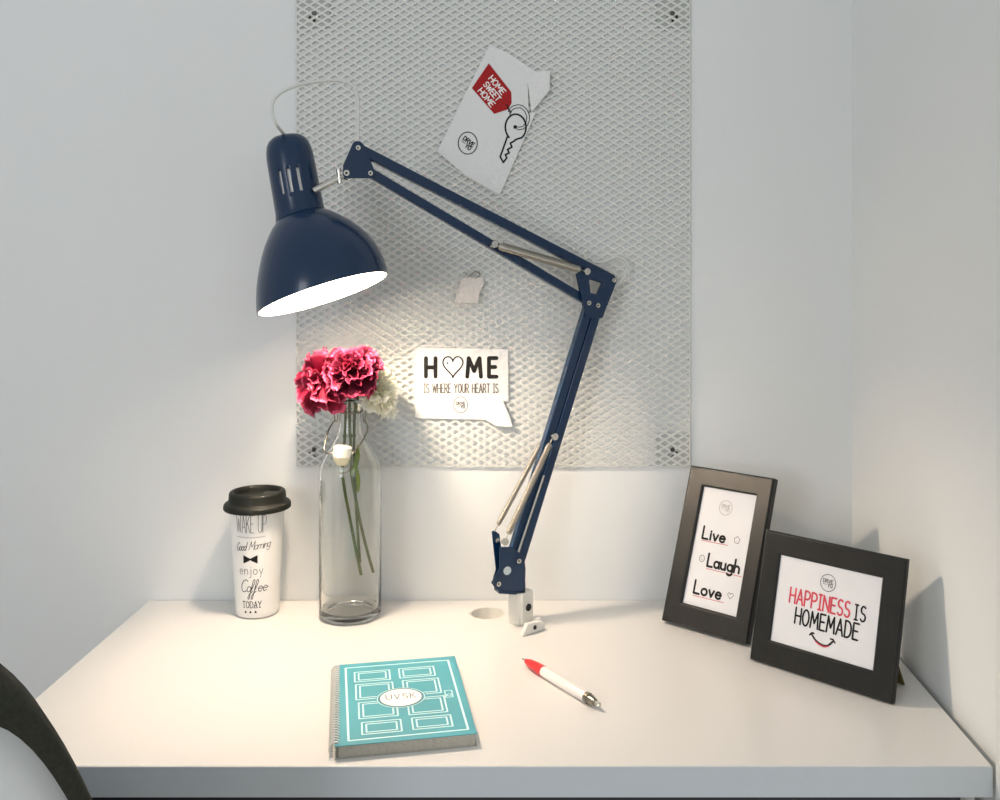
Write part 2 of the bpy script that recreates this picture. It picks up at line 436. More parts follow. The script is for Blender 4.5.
# key card
kc = tag(empty('greeting_card', (wx(480, CY), CY, wz(120, CY))), 'tilted white card with a red tag and key drawing, on the upper board', 'card')
mp = card_map(kc)
outer = [(489.6, 44.6), (509, 53.5), (528, 66.5), (536.5, 71.8), (527.7, 82.5), (528.7, 113), (536, 112), (499.8, 195.2), (466, 176), (437, 151.5)]
obj('card_body', prism(B(), [mp(x, y, .0010) for x, y in outer], (0, .0008, 0)), M['paper'], kc)
bm = B(); fl = [(536.5, 71.8, .0014), (550, 71.5, .006), (549.5, 91, .0065), (531.5, 112.5, .0016), (527.6, 82.6, .0013)]
prism(bm, [mp(x, y, h) for x, y, h in fl], (0, -.0005, 0)); obj('folded_flap', bm, M['paper'], kc)
im = card_px(mp)
K = 1.0
k = Ink(im); tg = [(488.9, 64.1), (510.9, 92.3), (511.3, 103), (508, 109), (494.4, 113.6), (472.4, 88.2)]
k.poly([(x, -y) for x, y in tg]); k.stroke([(x, -y) for x, y in tg], .8, closed=True); k.done('red_tag', M['red'], kc, 'dark red key tag')
k = Ink(im, .00045)
for s, (cx, cy), wd in (('HOME', (497.3, 85.2), 20.5), ('SWEET', (492.2, 91.6), 21.5), ('HOME', (486.6, 97.6), 20.5)):
    a = math.radians(-50.5); ux, uy = math.cos(a), math.sin(a); hh = 5.6
    x = cx-ux*wd/2+uy*hh/2; y = -cy-uy*wd/2-ux*hh/2
    k.text(s, x, y, hh, 1.05, width=wd, rot=-50.5)
k.done('lettering', M['inkw'], kc, 'white capitals on the red tag')
k = Ink(im, .0003)
z = lambda x, y: (460+x/7.275, -(60+y/7.275))
bow_line = [z(405+75*math.cos(math.radians(t)), 490-95*math.sin(math.radians(t))) for t in range(-52, 232, 6)]
teeth = [z(*p) for p in ((345, 558), (293, 705), (315, 746), (341, 712), (330, 690), (358, 676), (346, 652), (378, 634), (366, 606), (392, 592), (408, 578))]
k.stroke(bow_line+teeth, 1.7, closed=True)
k.disc(z(402, 488), 1.9)
k.stroke([z(*p) for p in ((365, 352), (385, 335), (420, 326), (455, 332), (485, 358), (505, 400), (505, 440), (490, 478), (460, 503), (425, 508), (400, 495))], .75)
k.stroke([z(*p) for p in ((372, 372), (400, 352), (440, 348), (470, 372), (486, 412), (482, 450), (462, 480), (435, 490), (412, 486))], .75)
k.stroke([z(*p) for p in ((335, 325), (352, 338), (343, 352), (362, 360), (352, 375), (375, 378), (362, 395), (372, 408))], .9)
k.stroke([z(*p) for p in ((350, 322), (345, 345), (356, 350), (350, 366), (368, 368), (360, 385))], .5)
k.done('key_drawing', M['ink'], kc, 'black outline drawing of a key on a ring')
logo(im, 'round_badge', (467.8, -143.2), 9.5, M['ink'], kc, rot=-38, lw=.95, ry=11)
# home card
hc = tag(empty('greeting_card', (wx(462, CY), CY, wz(386, CY))), 'small upright white card reading HOME with a heart, low on the board', 'card')
mp = card_map(hc); im = card_px(mp)
outer = [(414.6, 347.6), (508, 349), (508.5, 402), (503.5, 400.5), (507, 411), (500, 424), (487, 419.6), (415.3, 418)]
obj('card_body', prism(B(), [mp(x, y, .0010) for x, y in outer], (0, .0008, 0)), M['paper'], hc)
bm = B(); fl = [(502.5, 400, .0014), (508.5, 413, .003), (512.5, 426, .006), (497, 425.6, .005), (485.5, 419.5, .0014)]
prism(bm, [mp(x, y, h) for x, y, h in fl], (0, -.0005, 0)); obj('folded_flap', bm, M['paper'], hc)
k = Ink(im)
for s, x0, x1 in (('H', 426, 435.6), ('M', 467.3, 481), ('E', 489, 496.6)):
    k = Ink(im); k.text(s, x0, -376.6, 18.6, 4.0, width=x1-x0); k.done('lettering', M['ink'], hc, 'bold black letter '+s)
k = Ink(im); k.stroke(heart(453, -367, 20, 21), 1.3); k.disc((447.6, -363), .9); k.done('heart_outline', M['ink'], hc)
k = Ink(im); k.text('IS WHERE YOUR HEART IS', 424.2, -392.6, 8.8, 1.0, width=74, gap=.2); k.done('lettering', M['inkg'], hc, 'line of tall thin grey capitals')
logo(im, 'round_badge', (460.7, -404.7), 7, M['inkg'], hc, lw=.6, ry=8)
# small paper tag on a wire hook
pt = tag(empty('paper_tag', (wx(470, CY), CY, wz(290, CY))), 'small blank off-white paper tag hooked to the mesh board above the HOME card', 'paper tag')
mp = card_map(pt)
bm = B(); prism(bm, [mp(*p) for p in ((462, 279, .004), (467, 277.5, .004), (483, 277.5, .003), (484, 284, .0045), (479.5, 293, .007), (478.5, 302.5, .010), (464, 302.5, .010), (455.5, 301.5, .008), (458, 291, .0065))], (0, -.0006, 0))
obj('tag_sheet', bm, M['tagp'], pt)
bm = B(); tube(bm, smooth_path([mp(463.5, 272.5, .001), mp(468, 275.8, .003), mp(472.5, 273.5, .004), (mp(476, 271, .003)), mp(480, 274.5, .002), mp(476, 278, .0035), mp(473, 281, .0035)], 5), .0009, 6)
obj('wire_hook', bm, M['wire'], pt, smooth=True)

# ------------------------------------------------------------------ blue clamp lamp
LX, LY, LTH = -.029, 1.402, math.radians(24)
lc, ls = math.cos(LTH), math.sin(LTH)
LN = Vector((ls, -lc, 0))                       # normal of the arm's plane, towards the viewer
LU = Vector((lc, ls, 0))
lamp = tag(empty('desk_lamp', (LX, LY, DT)), 'navy blue spring-arm desk lamp clamped to the white desk, switched on', 'lamp')
LO = Vector((LX, LY, DT))
def D(px_, py_, off=0.):
    rx = (px_-541)/1000; x0, y0 = LX+LN.x*off, LY+LN.y*off; s = (rx*y0-x0)/(lc-rx*ls)
    p = Vector((x0, y0, 0))+LU*s; p.z = CAM_Z-(py_-263)/1000*p.y
    return p-LO
def L(p): return Vector(p)-LO
def bar(name, a, b, wid, o0, o1, m, parent=lamp, bev=.001):
    A_, B_ = D(*a), D(*b); d = (B_-A_).normalized(); s = d.cross(LN).normalized()*wid/2
    bm = prism(B(), [A_-s+LN*o0, B_-s+LN*o0, B_+s+LN*o0, A_+s+LN*o0], LN*(o1-o0))
    return obj(name, bm, m, parent, bevel=bev)
# clamp block on the desk
cm = Matrix.Translation(L((LX+.0005, 1.4035, DT))) @ Matrix.Rotation(math.radians(45), 4, 'Z')
bm = B(); box(bm, -.0145, .0145, -.0145, .0145, .0004, .0445)
bmesh.ops.bevel(bm, geom=[e for e in bm.edges if abs((e.verts[0].co-e.verts[1].co).z) > .01], offset=.004, segments=3, affect='EDGES')
bmesh.ops.transform(bm, matrix=cm, verts=bm.verts)
cl = obj('clamp_block', bm, M['clamp'], lamp, smooth='auto', bevel=.0012)
bm = B(); lathe(bm, [(.0052, 0), (.0052, .0005), (0, .0006)], 20)
bmesh.ops.transform(bm, matrix=cm @ Matrix.Translation((.001, -.0147, .024)) @ Matrix.Rotation(PI/2, 4, 'X'), verts=bm.verts)
obj('screw_hole', bm, M['hole'], cl)
fm = Matrix.Translation(L((-.0125, 1.3635, DT))) @ Matrix.Rotation(math.radians(42), 4, 'Z')
bm = prism(B(), [fm @ Vector(p) for p in ((-.0205, -.004, .0004), (.0205, -.004, .0004), (.0195, -.004, .011), (.012, -.004, .0135), (-.0105, -.004, .015), (-.014, -.004, .009))], fm.to_3x3() @ Vector((0, .0075, 0)))
ft = obj('clamp_foot', bm, M['clamp'], lamp, bevel=.001)
bm = B(); cyl(bm, fm @ Vector((.002, -.0039, .0076)), fm.to_3x3() @ Vector((0, -1, 0)), .0030, .0006, 14); obj('slot', bm, M['hole'], ft)
bm = B(); cyl(bm, L((-.0125, 1.369, DT+.0062)), Vector((.012, .026, .002)), .0045, .024, 14); obj('clamp_link', bm, M['clamp'], lamp, smooth='auto')
# post and base bracket (two plates)
bm = B(); cyl(bm, L((LX+.001, 1.4035, DT+.044)), (0, 0, 1), .0062, .014, 20); obj('post', bm, M['hole'], lamp, smooth='auto')
bp = [(499.4, 546.6), (512.3, 546.6), (523.8, 556.6), (525.2, 568), (524.6, 588.5), (521, 591), (496, 589.5), (490.7, 582.5), (499.0, 568)]
bm = B()
prism(bm, [D(x, y, .0095) for x, y in bp], LN*.0022)
rp = [(491.3, 531.2), (494, 530.2), (499, 533.8), (501, 548), (512, 548), (523.8, 557), (525.2, 568), (524.6, 588), (521, 590.5), (496, 589), (491.5, 583), (495.4, 569)]
prism(bm, [D(x, y, -.0115) for x, y in rp], LN*.0022)
brk = obj('base_bracket', bm, M['navy'], lamp, bevel=.0008)
bm = B(); prism(bm, [D(494, 586.5, -.0093), D(524, 588.5, -.0093), D(523.5, 591.5, -.0093), D(494, 589.5, -.0093)], LN*.0190); obj('bracket_floor', bm, M['navy'], brk)
bm = B(); cyl(bm, D(507.3, 570.7, .0117), LN, .0058, .0004, 24); obj('round_sticker', bm, M['sticker'], brk)
def rivet(p, off, r=.0033, parent=lamp, both=False):
    bm = B(); cyl(bm, D(p[0], p[1], off), LN, r, .0014, 16)
    o = obj('rivet', bm, M['chrome'], parent, smooth='auto')
    b2 = B(); cyl(b2, D(p[0], p[1], off+.0013), LN, r*.42, .0004, 10); obj('rivet_hole', b2, M['hole'], o)
    return o
rivet((519, 561), .0117, parent=brk); rivet((498.7, 584), .0117, parent=brk)
bm = B(); cyl(bm, D(498.5, 577.5, -.0117), -LN+LU*-.2, .0042, .008, 16); obj('thumb_screw', bm, M['chrome'], brk, smooth='auto')
# lower arm
bar('lower_arm_bar', (598.5, 303), (518, 564), .0125, -.0065, .0065, M['navy'])
bar('lower_arm_bar', (590.3, 301), (507.5, 572), .0128, -.0075, .0045, M['navy'])
bar('arm_glint_strip', (541.5, 474), (515.5, 552), .0032, .0068, .0095, M['chrome'], bev=.0008)  # bright strip modelled for the light reflecting along the arm bar
def spring(a, b, r, oa, ob, name='spring'):
    A_, B_ = D(*a, oa), D(*b, ob); x, y, d = frame_of(B_-A_); ln = (B_-A_).length
    e = .012; n = int((ln-2*e)/.0021); pts = []
    for i in range(n*9+1):
        t = i/9*2*PI; q = A_+d*(e+(ln-2*e)*i/(n*9)); pts.append(q+(x*math.cos(t)+y*math.sin(t))*r)
    pts = [A_, A_+d*e*.7]+pts+[B_-d*e*.7, B_]
    bm = B(); tube(bm, pts, .00085, 5)
    cyl(bm, A_+d*.010, d, r*.82, ln-.020, 12)      # closely wound core
    return obj(name, bm, M['spring'], lamp, smooth=True)
def bolt(p, o0, ln, r=.0045, name='bolt'):
    bm = B(); cyl(bm, D(p[0], p[1], o0), LN, r, ln, 18); return obj(name, bm, M['chrome'], lamp, smooth='auto')
spring((553, 437), (505, 541), .0038, .0120, .0150)
spring((546, 435), (494.5, 531.5), .0032, -.0130, -.0080)
bolt((553, 436), .0066, .0085, .0050); bolt((546, 434), -.0150, .008, .004)
bolt((504, 541), .0118, .006, .0050); bolt((497, 540), -.009, .003, .0030)
# elbow plates with a cut-out
def plate_hole(out, inn, o0, t):
    bm = B(); R = []
    for o in (o0, o0+t):
        a = [bm.verts.new(D(x, y, o)) for x, y in out]; b = [bm.verts.new(D(x, y, o)) for x, y in inn]
        ed = [bm.edges.new((a[i], a[(i+1) % len(a)])) for i in range(len(a))]+[bm.edges.new((b[i], b[(i+1) % len(b)])) for i in range(len(b))]
        bmesh.ops.triangle_fill(bm, use_beauty=True, edges=ed); R.append((a, b))
    for q in (0, 1):
        u, v = R[0][q], R[1][q]
        for i in range(len(u)): bm.faces.new([u[i], u[(i+1) % len(u)], v[(i+1) % len(u)], v[i]])
    return bm
eo = [(576.5, 273.5), (583, 269), (589, 269.3), (612.8, 275), (616.3, 278), (616.8, 281), (602.6, 318), (586.8, 318), (583, 305)]
ei = [(589, 278.6), (601.8, 282.2), (596.5, 294.4), (590.6, 293)]
e1 = obj('elbow_plate', plate_hole(eo, ei, .0078, .0022), M['navy'], lamp, bevel=.0008)
obj('elbow_plate', plate_hole([(x-1.0, y+.6) for x, y in eo], [(x-1, y+.6) for x, y in ei], -.0100, .0022), M['navy'], lamp, bevel=.0008)
for p in ((614, 280.2), (589, 303), (598, 305.5)): rivet(p, .0100, parent=e1)
# upper arm
bar('upper_arm_bar', (356, 147.4), (612, 279.2), .0128, -.0075, .0048, M['navy'])
bar('upper_arm_bar', (369.5, 172.4), (590, 303), .0118, -.0072, .0046, M['navy'])
spring((492, 244.5), (586, 271.5), .0046, .0125, .0125)
spring((494, 243.0), (587, 270.0), .0040, -.0130, -.0130)
bolt((492, 244.4), .0047, .012, .0048); bolt((586, 271.6), .0100, .006, .0050); bolt((494, 243.4), -.0160, .009, .0045); bolt((587, 270.5), -.0160, .006, .0045)
# head bracket
hp = [(352.5, 143.4), (355, 141.4), (359.5, 141.2), (363, 144), (367, 152), (374.6, 171.5), (374.4, 175.5), (371, 178.4), (345, 178.4), (342.6, 174), (343, 165)]
bm = B(); prism(bm, [D(x, y, .0052) for x, y in hp], LN*.0022); prism(bm, [D(x, y, -.0098) for x, y in hp], LN*.0022)
h1 = obj('head_bracket', bm, M['navy'], lamp, bevel=.0008)
for p in ((358, 147.8), (370.4, 173.2)): rivet(p, .0074, parent=h1)
rivet((346.4, 173), .0074, .0040, parent=h1)
# swivel joint
bm = B(); cyl(bm, D(345, 174, -.0070), LN, .0085, .0120, 20); sj = obj('swivel_knuckle', bm, M['chrome'], lamp, smooth='auto')
bm = B(); cyl(bm, D(338.5, 168.5, .002), D(340, 183, .002)-D(338.5, 168.5, .002), .0032, .020, 14); obj('swivel_collar', bm, M['chrome'], sj, smooth='auto')
bm = B(); cyl(bm, D(313, 191), D(344, 175.5)-D(313, 191), .0044, (D(344, 175.5)-D(313, 191)).length, 14); obj('swivel_rod', bm, M['chrome'], sj, smooth='auto')
# shade
MC = D(323.6, 294.6, .0)+Vector((0, 0, 0))
AX = Vector((.350, -.115, -1)).normalized()            # out of the mouth
zz = -AX
vx = (Vector((0, -1, 0))-zz*zz.dot(Vector((0, -1, 0)))).normalized()    # local +X looks at the viewer
vy = zz.cross(vx)
SM = Matrix(((vx.x, vy.x, zz.x, MC.x), (vx.y, vy.y, zz.y, MC.y), (vx.z, vy.z, zz.z, MC.z), (0, 0, 0, 1)))
KS = .968
bell = [(.0893, 0), (.0893, .0012), (.0890, .008), (.0874, .020), (.0846, .032), (.0804, .044), (.0750, .056), (.0684, .068), (.0602, .080), (.0498, .092), (.0420, .1), (.0365, .104), (.0340, .107)]
neck = [(.0343, .094), (.0337, .106), (.0330, .110), (.0325, .114), (.0322, .128), (.0320, .134), (.0317, .165), (.0316, .171), (.0314, .186), (.0305, .195), (.0285, .2035), (.025, .2095), (.020, .2135), (.012, .2158), (0, .2165)]
NM = SM @ Matrix.Translation((0, .003, .105)) @ Matrix.Rotation(math.radians(-7.5), 4, 'X') @ Matrix.Translation((0, 0, -.105))     # the housing sits a little crooked on the shade
SEG = 96
def bow(bm):                                             # the pressed bell is not quite true to its axis
    for v in bm.verts: v.co.y += .0045*math.sin(PI*min(1, max(0, v.co.z)/.107))+.003*v.co.z/.107
    bmesh.ops.transform(bm, matrix=SM, verts=bm.verts); return bm
def slot_skip(prof_rows):
    def f(j, k):
        return j in prof_rows and any(abs(((k-c+SEG/2) % SEG)-SEG/2-.5) <= .6 for c in (-6, 0, 6))
    return f
lathe_b = bow(lathe(B(), [(r*KS, t) for r, t in bell], SEG))
sh = obj('lamp_shade', lathe_b, M['navy'], lamp, smooth='auto')
for md in (sh,):
    so = md.modifiers.new('wall', 'SOLIDIFY'); so.thickness = .001; so.offset = -1
o = obj('shade_lining', bow(lathe(B(), [((r-.0022)*KS, t+.0003) for r, t in bell[:-2]], SEG)), M['lining'], sh, smooth=True)
o['label'] = 'white enamel inside of the shade'
nk = obj('socket_housing', lathe(B(), [(r*KS, t) for r, t in neck], SEG, NM, skip=slot_skip((5,))), M['navy'], lamp, smooth='auto')
so = nk.modifiers.new('wall', 'SOLIDIFY'); so.thickness = .0012; so.offset = -1
o = obj('housing_lining', lathe(B(), [((r-.0035)*KS, t) for r, t in neck[:-2]], SEG, NM, skip=slot_skip(())), M['lining'], nk, smooth=True)
o['label'] = 'pale lining seen through the cooling slots'
bm = lathe(B(), [(0, .052), (.011, .053), (.019, .056), (.0255, .063), (.0275, .071), (.0255, .079), (.020, .085), (.0145, .092), (.0135, .100), (0, .101)], 32, SM)
bl = obj('light_bulb', bm, M['bulb'], lamp, smooth=True)
# cord: out of the housing, over the top and down to the head bracket; and a loop behind the elbow
top = NM @ Vector((0, 0, .215))
bm = B(); tube(bm, smooth_path([top, D(277.5, 126, -.004), D(272, 112, -.006), D(274.5, 99, -.008), D(286, 90, -.012), D(305, 83.5, -.014), D(333, 80.5, -.014), D(350, 84, -.012), D(357, 95, -.010), D(358.3, 115, -.008), D(357.5, 143, -.004)], 7), .0021, 8)
obj('cord', bm, M['cord'], lamp, smooth=True)
bm = B(); tube(bm, smooth_path([D(610, 288, -.004), D(617, 284, -.003), D(623, 279, -.002), D(626, 272, -.001), D(626, 262, .0), D(617, 257, -.004), D(603, 262, -.009), D(592, 262, -.009)], 6), .0018, 8)
obj('cord', bm, M['cord'], lamp, smooth=True)

# ------------------------------------------------------------------ bottle
BX, BYc = -.2725, 1.429
bottle = tag(empty('glass_bottle', (BX, BYc, DT)), 'clear swing-top glass bottle holding three carnations', 'bottle')
prof = [(0, .0042), (.020, .0034), (.034, .0010), (.0385, .0005), (.0425, .003), (.0440, .008), (.0440, .19), (.0437, .203), (.0420, .215), (.0380, .227), (.0310, .239), (.0238, .250), (.0185, .262), (.0160, .274), (.0152, .290), (.0152, .297), (.0172, .2995), (.0178, .304), (.0172, .309), (.0150, .3105)]
inner = [(.0128, .3095), (.0124, .300), (.0124, .285), (.0132, .273), (.0158, .2605), (.0212, .2485), (.0285, .237), (.0355, .2252), (.0398, .2138), (.0414, .2025), (.0416, .19), (.0416, .016), (.0400, .0122), (.036, .0104), (.02, .0112), (0, .0128)]
obj('bottle_body', lathe(B(), prof+inner, 64), M['glass'], bottle, smooth=True)
def P(px_, py_, Y): return Vector((wx(px_, Y), Y, wz(py_, Y)))
def Bl(px_, py_, Y): return P(px_, py_, Y)-Vector((BX, BYc, DT))
bm = B(); rg = [(.0164*math.cos(2*PI*i/24), .0164*math.sin(2*PI*i/24), .2915) for i in range(24)]; tube(bm, rg, .0011, 6, closed=True)
for sx in (-1, 1):
    tube(bm, smooth_path([(sx*.0165, 0, .2915), (sx*.0205, -.002, .297), (sx*.0222, -.003, .2905), (sx*.0210, -.003, .279), (sx*.0185, -.002, .2795), (sx*.0180, -.001, .288)], 6), .0011, 6)
collar = obj('collar_wire', bm, M['wire'], bottle, smooth=True)
ST = Bl(342.3, 452, 1.384)
bm = B()
tube(bm, smooth_path([(-.0210, -.003, .2795), (-.0265, -.008, .272), (-.0290, -.020, .262), (-.0296, -.034, .243), ST+Vector((-.0190, 0, -.002)), ST+Vector((-.012, 0, -.001))], 7), .0012, 7)
tube(bm, smooth_path([(.0210, -.003, .2795), (.0265, -.008, .271), (.0255, -.018, .262), (.0190, -.034, .249), ST+Vector((.0145, 0, -.001)), ST+Vector((.011, 0, -.002))], 7), .0012, 7)
tube(bm, smooth_path([ST+Vector((.011, -.002, -.002)), ST+Vector((.0128, -.004, -.014)), ST+Vector((.0105, -.004, -.024)), ST+Vector((.002, -.004, -.029)), ST+Vector((-.004, -.003, -.028))], 7), .0009, 6)
obj('bail_wire', bm, M['wire'], bottle, smooth=True)
def tilt(m): return Matrix.Translation(ST) @ Matrix.Rotation(math.radians(5), 4, 'Y') @ m
bm = lathe(B(), [(0, .0086), (.0105, .0084), (.0125, .0070), (.0128, .0), (.0126, -.0062), (.0115, -.0068), (0, -.0068)], 28, tilt(Matrix())); st = obj('stopper', bm, M['ceramic'], bottle, smooth='auto')
bm = lathe(B(), [(0, -.0069), (.0122, -.0069), (.0122, -.0084), (.0078, -.0165), (.0070, -.0175), (0, -.0178)], 28, tilt(Matrix())); obj('rubber_seal', bm, M['rubber'], st, smooth='auto')

# ------------------------------------------------------------------ carnations
def bloom_mesh(center, axis, R, layers, seed, droop=0., spread=1.):
    rnd = random.Random(seed); bm = B()
    ly = bm.verts.layers.float.new('along')
    xa, ya, za = frame_of(axis); c = Vector(center)
    for (cnt, elev, Lf, wf) in layers:
        off = rnd.uniform(0, 6.28)
        for i in range(cnt):
            az = off+2*PI*i/cnt+rnd.uniform(-.25, .25); el = math.radians(elev+rnd.uniform(-11, 11))
            Ln = R*Lf*rnd.uniform(.86, 1.12); W = Ln*wf*rnd.uniform(.85, 1.15)
            ph, ph2 = rnd.uniform(0, 6.28), rnd.uniform(0, 6.28); fq = rnd.uniform(3.2, 5.2); am = Ln*rnd.uniform(.10, .17)
            curl = Ln*rnd.uniform(-.05, .32); tw = rnd.uniform(-.5, .5)
            rad = xa*math.cos(az)+ya*math.sin(az)
            tan = -xa*math.sin(az)+ya*math.cos(az)
            out = rad*math.sin(el)+za*math.cos(el)            # along the petal
            nor = za*math.sin(el)-rad*math.cos(el)            # upper side of the petal
            t2 = tan*math.cos(tw)+nor*math.sin(tw); n2 = nor*math.cos(tw)-tan*math.sin(tw)
            NU, NV = 14, 8; rows = []
            for v in range(NV+1):
                t = v/NV; row = []
                for u in range(NU+1):
                    s = u/NU*2-1
                    wid = W*(.16+.84*t**.85)*(1-.10*t**6)
                    ser = (.03*Ln*((u % 2)*2-1)*rnd.uniform(.4, 1.2)) if v == NV else 0
                    along = Ln*t*(1-.20*s*s*t)+ser
                    ruf = am*t**1.7*(math.sin(fq*s+ph)+.5*math.sin(2.3*fq*s+ph2))
                    cup = .22*Ln*s*s*t*(1-t*.6)
                    p = c+out*along+t2*(s*wid*.5)+n2*(ruf+cup-curl*t**2.2)+Vector((0, 0, -droop*t*t*Ln))
                    vt = bm.verts.new(p); vt[ly] = t+rnd.uniform(-.03, .03); row.append(vt)
                rows.append(row)
            for a, b in zip(rows, rows[1:]):
                for u in range(NU): bm.faces.new([a[u], a[u+1], b[u+1], b[u]])
    return bm
FULL = [(5, 8, .72, .85), (7, 24, .84, .95), (8, 42, .94, 1.0), (9, 62, 1.0, 1.0), (9, 84, 1.0, 1.05)]
def carnation(label, center, axis, R, mkey, seed, stempts, layers=FULL, droop=0., extra=None):
    c = Vector(center); base = c-Vector(axis).normalized()*R*.30
    root = empty('carnation', stempts[-1]); tag(root, label, 'flower', 'carnations standing in the bottle')
    ro = root.location
    bm = bloom_mesh(base-ro, axis, R, layers, seed, droop); obj('bloom', bm, M[mkey], root, smooth=True, keep=True)
    ax = Vector(axis).normalized()
    bm = B(); cyl(bm, base-ro-ax*R*.42, ax, R*.10, R*.34, 14, r2=R*.17); obj('calyx', bm, M['stem'], root, smooth='auto')
    path = smooth_path([base-ax*R*.40]+[Vector(p) for p in stempts], 8)
    bm = B(); tube(bm, [p-ro for p in path], .0021, 8)
    for k in (14, 23):
        if k < len(path): cyl(bm, path[k]-ro-Vector((0, 0, .002)), (0, 0, 1), .0029, .004, 10)
    obj('stem', bm, M['stem'], root, smooth=True)
    return root
def leafm(root, pts, wd):
    bm = B(); ps = smooth_path([Vector(p)-root.location for p in pts], 5); rows = []
    for i, p in enumerate(ps):
        t = i/(len(ps)-1); w2 = wd*math.sin(PI*min(1, t*.85+.12))*.5
        rows.append([bm.verts.new(p+Vector((-w2, 0, 0))), bm.verts.new(p+Vector((0, .0012, -.0004))), bm.verts.new(p+Vector((w2, 0, 0)))])
    for a, b in zip(rows, rows[1:]):
        for q in (0, 1): bm.faces.new([a[q], a[q+1], b[q+1], b[q]])
    o = obj('leaf', bm, M['leaf'], root, smooth=True); so = o.modifiers.new('thick', 'SOLIDIFY'); so.thickness = .0006
NECK = Vector((BX, BYc, DT+.295))
PINK_L = [(4, 10, .55, 1.0), (5, 30, .70, 1.1), (6, 56, .95, 1.1), (7, 80, 1.10, 1.05), (6, 102, 1.12, 1.1)]
c1 = carnation('rose pink carnation, the one hanging left over the bottle neck', P(316, 377, 1.400), (-.62, -.62, .12), .0435, 'petal_pink', 11,
   [NECK+Vector((-.012, -.006, .022)), NECK+Vector((-.0065, -.003, -.004)), P(344.5, 440, 1.428), P(342.5, 473, 1.418), P(350.5, 522, 1.412), P(361, 575, 1.404)], PINK_L, droop=.10)
c2 = carnation('deep crimson carnation with pale petal edges, topmost in the bottle', P(352.5, 368, 1.390), (.02, -.62, .72), .0400, 'petal_crimson', 23,
   [NECK+Vector((.001, -.004, .02)), NECK+Vector((.000, -.0055, -.004)), P(350.5, 440, 1.426), P(352, 477, 1.424), P(362, 530, 1.420), P(373, 572.5, 1.416)], FULL + [(6, 108, .95, 1.05)])
c3 = carnation('cream white carnation, half hidden at the right of the bottle neck', P(381, 387, 1.431), (.62, -.38, .42), .0385, 'petal_white', 31,
   [NECK+Vector((.013, .002, .024)), NECK+Vector((.0065, .001, -.002)), P(354, 440, 1.431), P(354.5, 473, 1.436), P(357, 520, 1.439), P(360, 563, 1.441)], FULL, droop=.12)
leafm(c2, [P(351, 476, 1.416), P(355, 466, 1.409), P(357.5, 455, 1.404), P(358, 444, 1.401)], .0075)
leafm(c3, [P(358, 492, 1.432), P(358, 478, 1.425), P(355.5, 462, 1.421)], .006)

# ------------------------------------------------------------------ coffee cup
UX, UY = -.4090, 1.4425
cup = tag(empty('travel_cup', (UX, UY, DT)), 'white travel coffee cup with black lid and printed words', 'cup')
R0, R1, HC = .0305, .0385, .1535
cp = [(0, .0012), (.0265, .0004), (.0290, .0016), (R0, .005)]+[(R0+(R1-R0)*((t*.01-.005)/(HC-.005)), t*.01) for t in range(1, 16)]+[(R1, HC), (R1-.0022, HC), (R1-.003, HC-.004), (R0-.002, .01), (0, .008)]
obj('cup_body', lathe(B(), cp, 64), M['cupw'], cup, smooth='auto')
lp = [(.0392, .1518), (.0464, .1510), (.0474, .1520), (.0476, .1542), (.0468, .1580), (.0450, .1600), (.0412, .1615), (.0403, .1630), (.0397, .1725), (.0389, .1750), (.0372, .1763), (.0344, .1763), (.0328, .1748), (.0318, .1690), (.0300, .1676), (0, .1674)]
lo = obj('lid', lathe(B(), lp, 64), M['lid'], cup, smooth='auto')
bm = B(); box(bm, .008, .031, -.014, .014, .1672, .1725); obj('lid_step', bm, M['lid'], lo, bevel=.002)
bm = B(); cyl(bm, (.0, -.0358, .1757), (0, 0, 1), .0026, .0009, 12); obj('sip_spout', bm, M['lid'], lo)
A0 = math.atan2(-UY, -UX)                        # the side of the cup that faces the viewer
def cupmap(u, v, h):
    r = R0+(R1-R0)*max(0, v-.005)/(HC-.005)+h; a = A0-.27+u/.0345
    return Vector((r*math.cos(a), r*math.sin(a), v))
def ct(name, fn, m='ink', lab=None):
    k = Ink(cupmap, .0002); fn(k); return k.done(name, M[m], cup, lab)
ct('lettering', lambda k: k.text('WAKE UP', -.0195, .1245, .0245, .00075, width=.040, gap=.14, step=.004), 'inkg', 'tall thin words WAKE UP')
ct('dotted_rule', lambda k: [k.disc((-.0190+i*.0019, .1185-.001*math.sin(i/20*PI)), .00062, 8) for i in range(21)], 'inkg')
ct('lettering', lambda k: k.text('Good', -.0215, .0980, .0118, .00085, width=.0150, gap=.05, shear=.25, lift=.10), 'ink', 'script word Good')
ct('lettering', lambda k: k.text('Morning', -.0022, .1000, .0122, .00075, width=.0285, gap=.05, shear=.25, lift=.10), 'inkg', 'script word Morning')
def bow_tie(k):
    for i in range(8):
        h0, h1 = .0018+.0043*i/8, .0018+.0043*(i+1)/8
        for sg in (-1, 1):
            u0, u1 = -.0005+sg*(.001+.009*i/8), -.0005+sg*(.001+.009*(i+1)/8)
            k.poly([(u0, .0866-h0), (u1, .0866-h1), (u1, .0866+h1), (u0, .0866+h0)][::sg])
    k.disc((-.0005, .0866), .0014, 10)
ct('bow_tie_print', bow_tie)
ct('lettering', lambda k: k.text('enjoy', -.0172, .0650, .0150, .0008, width=.034, gap=.22), 'inkg', 'typewriter word enjoy')
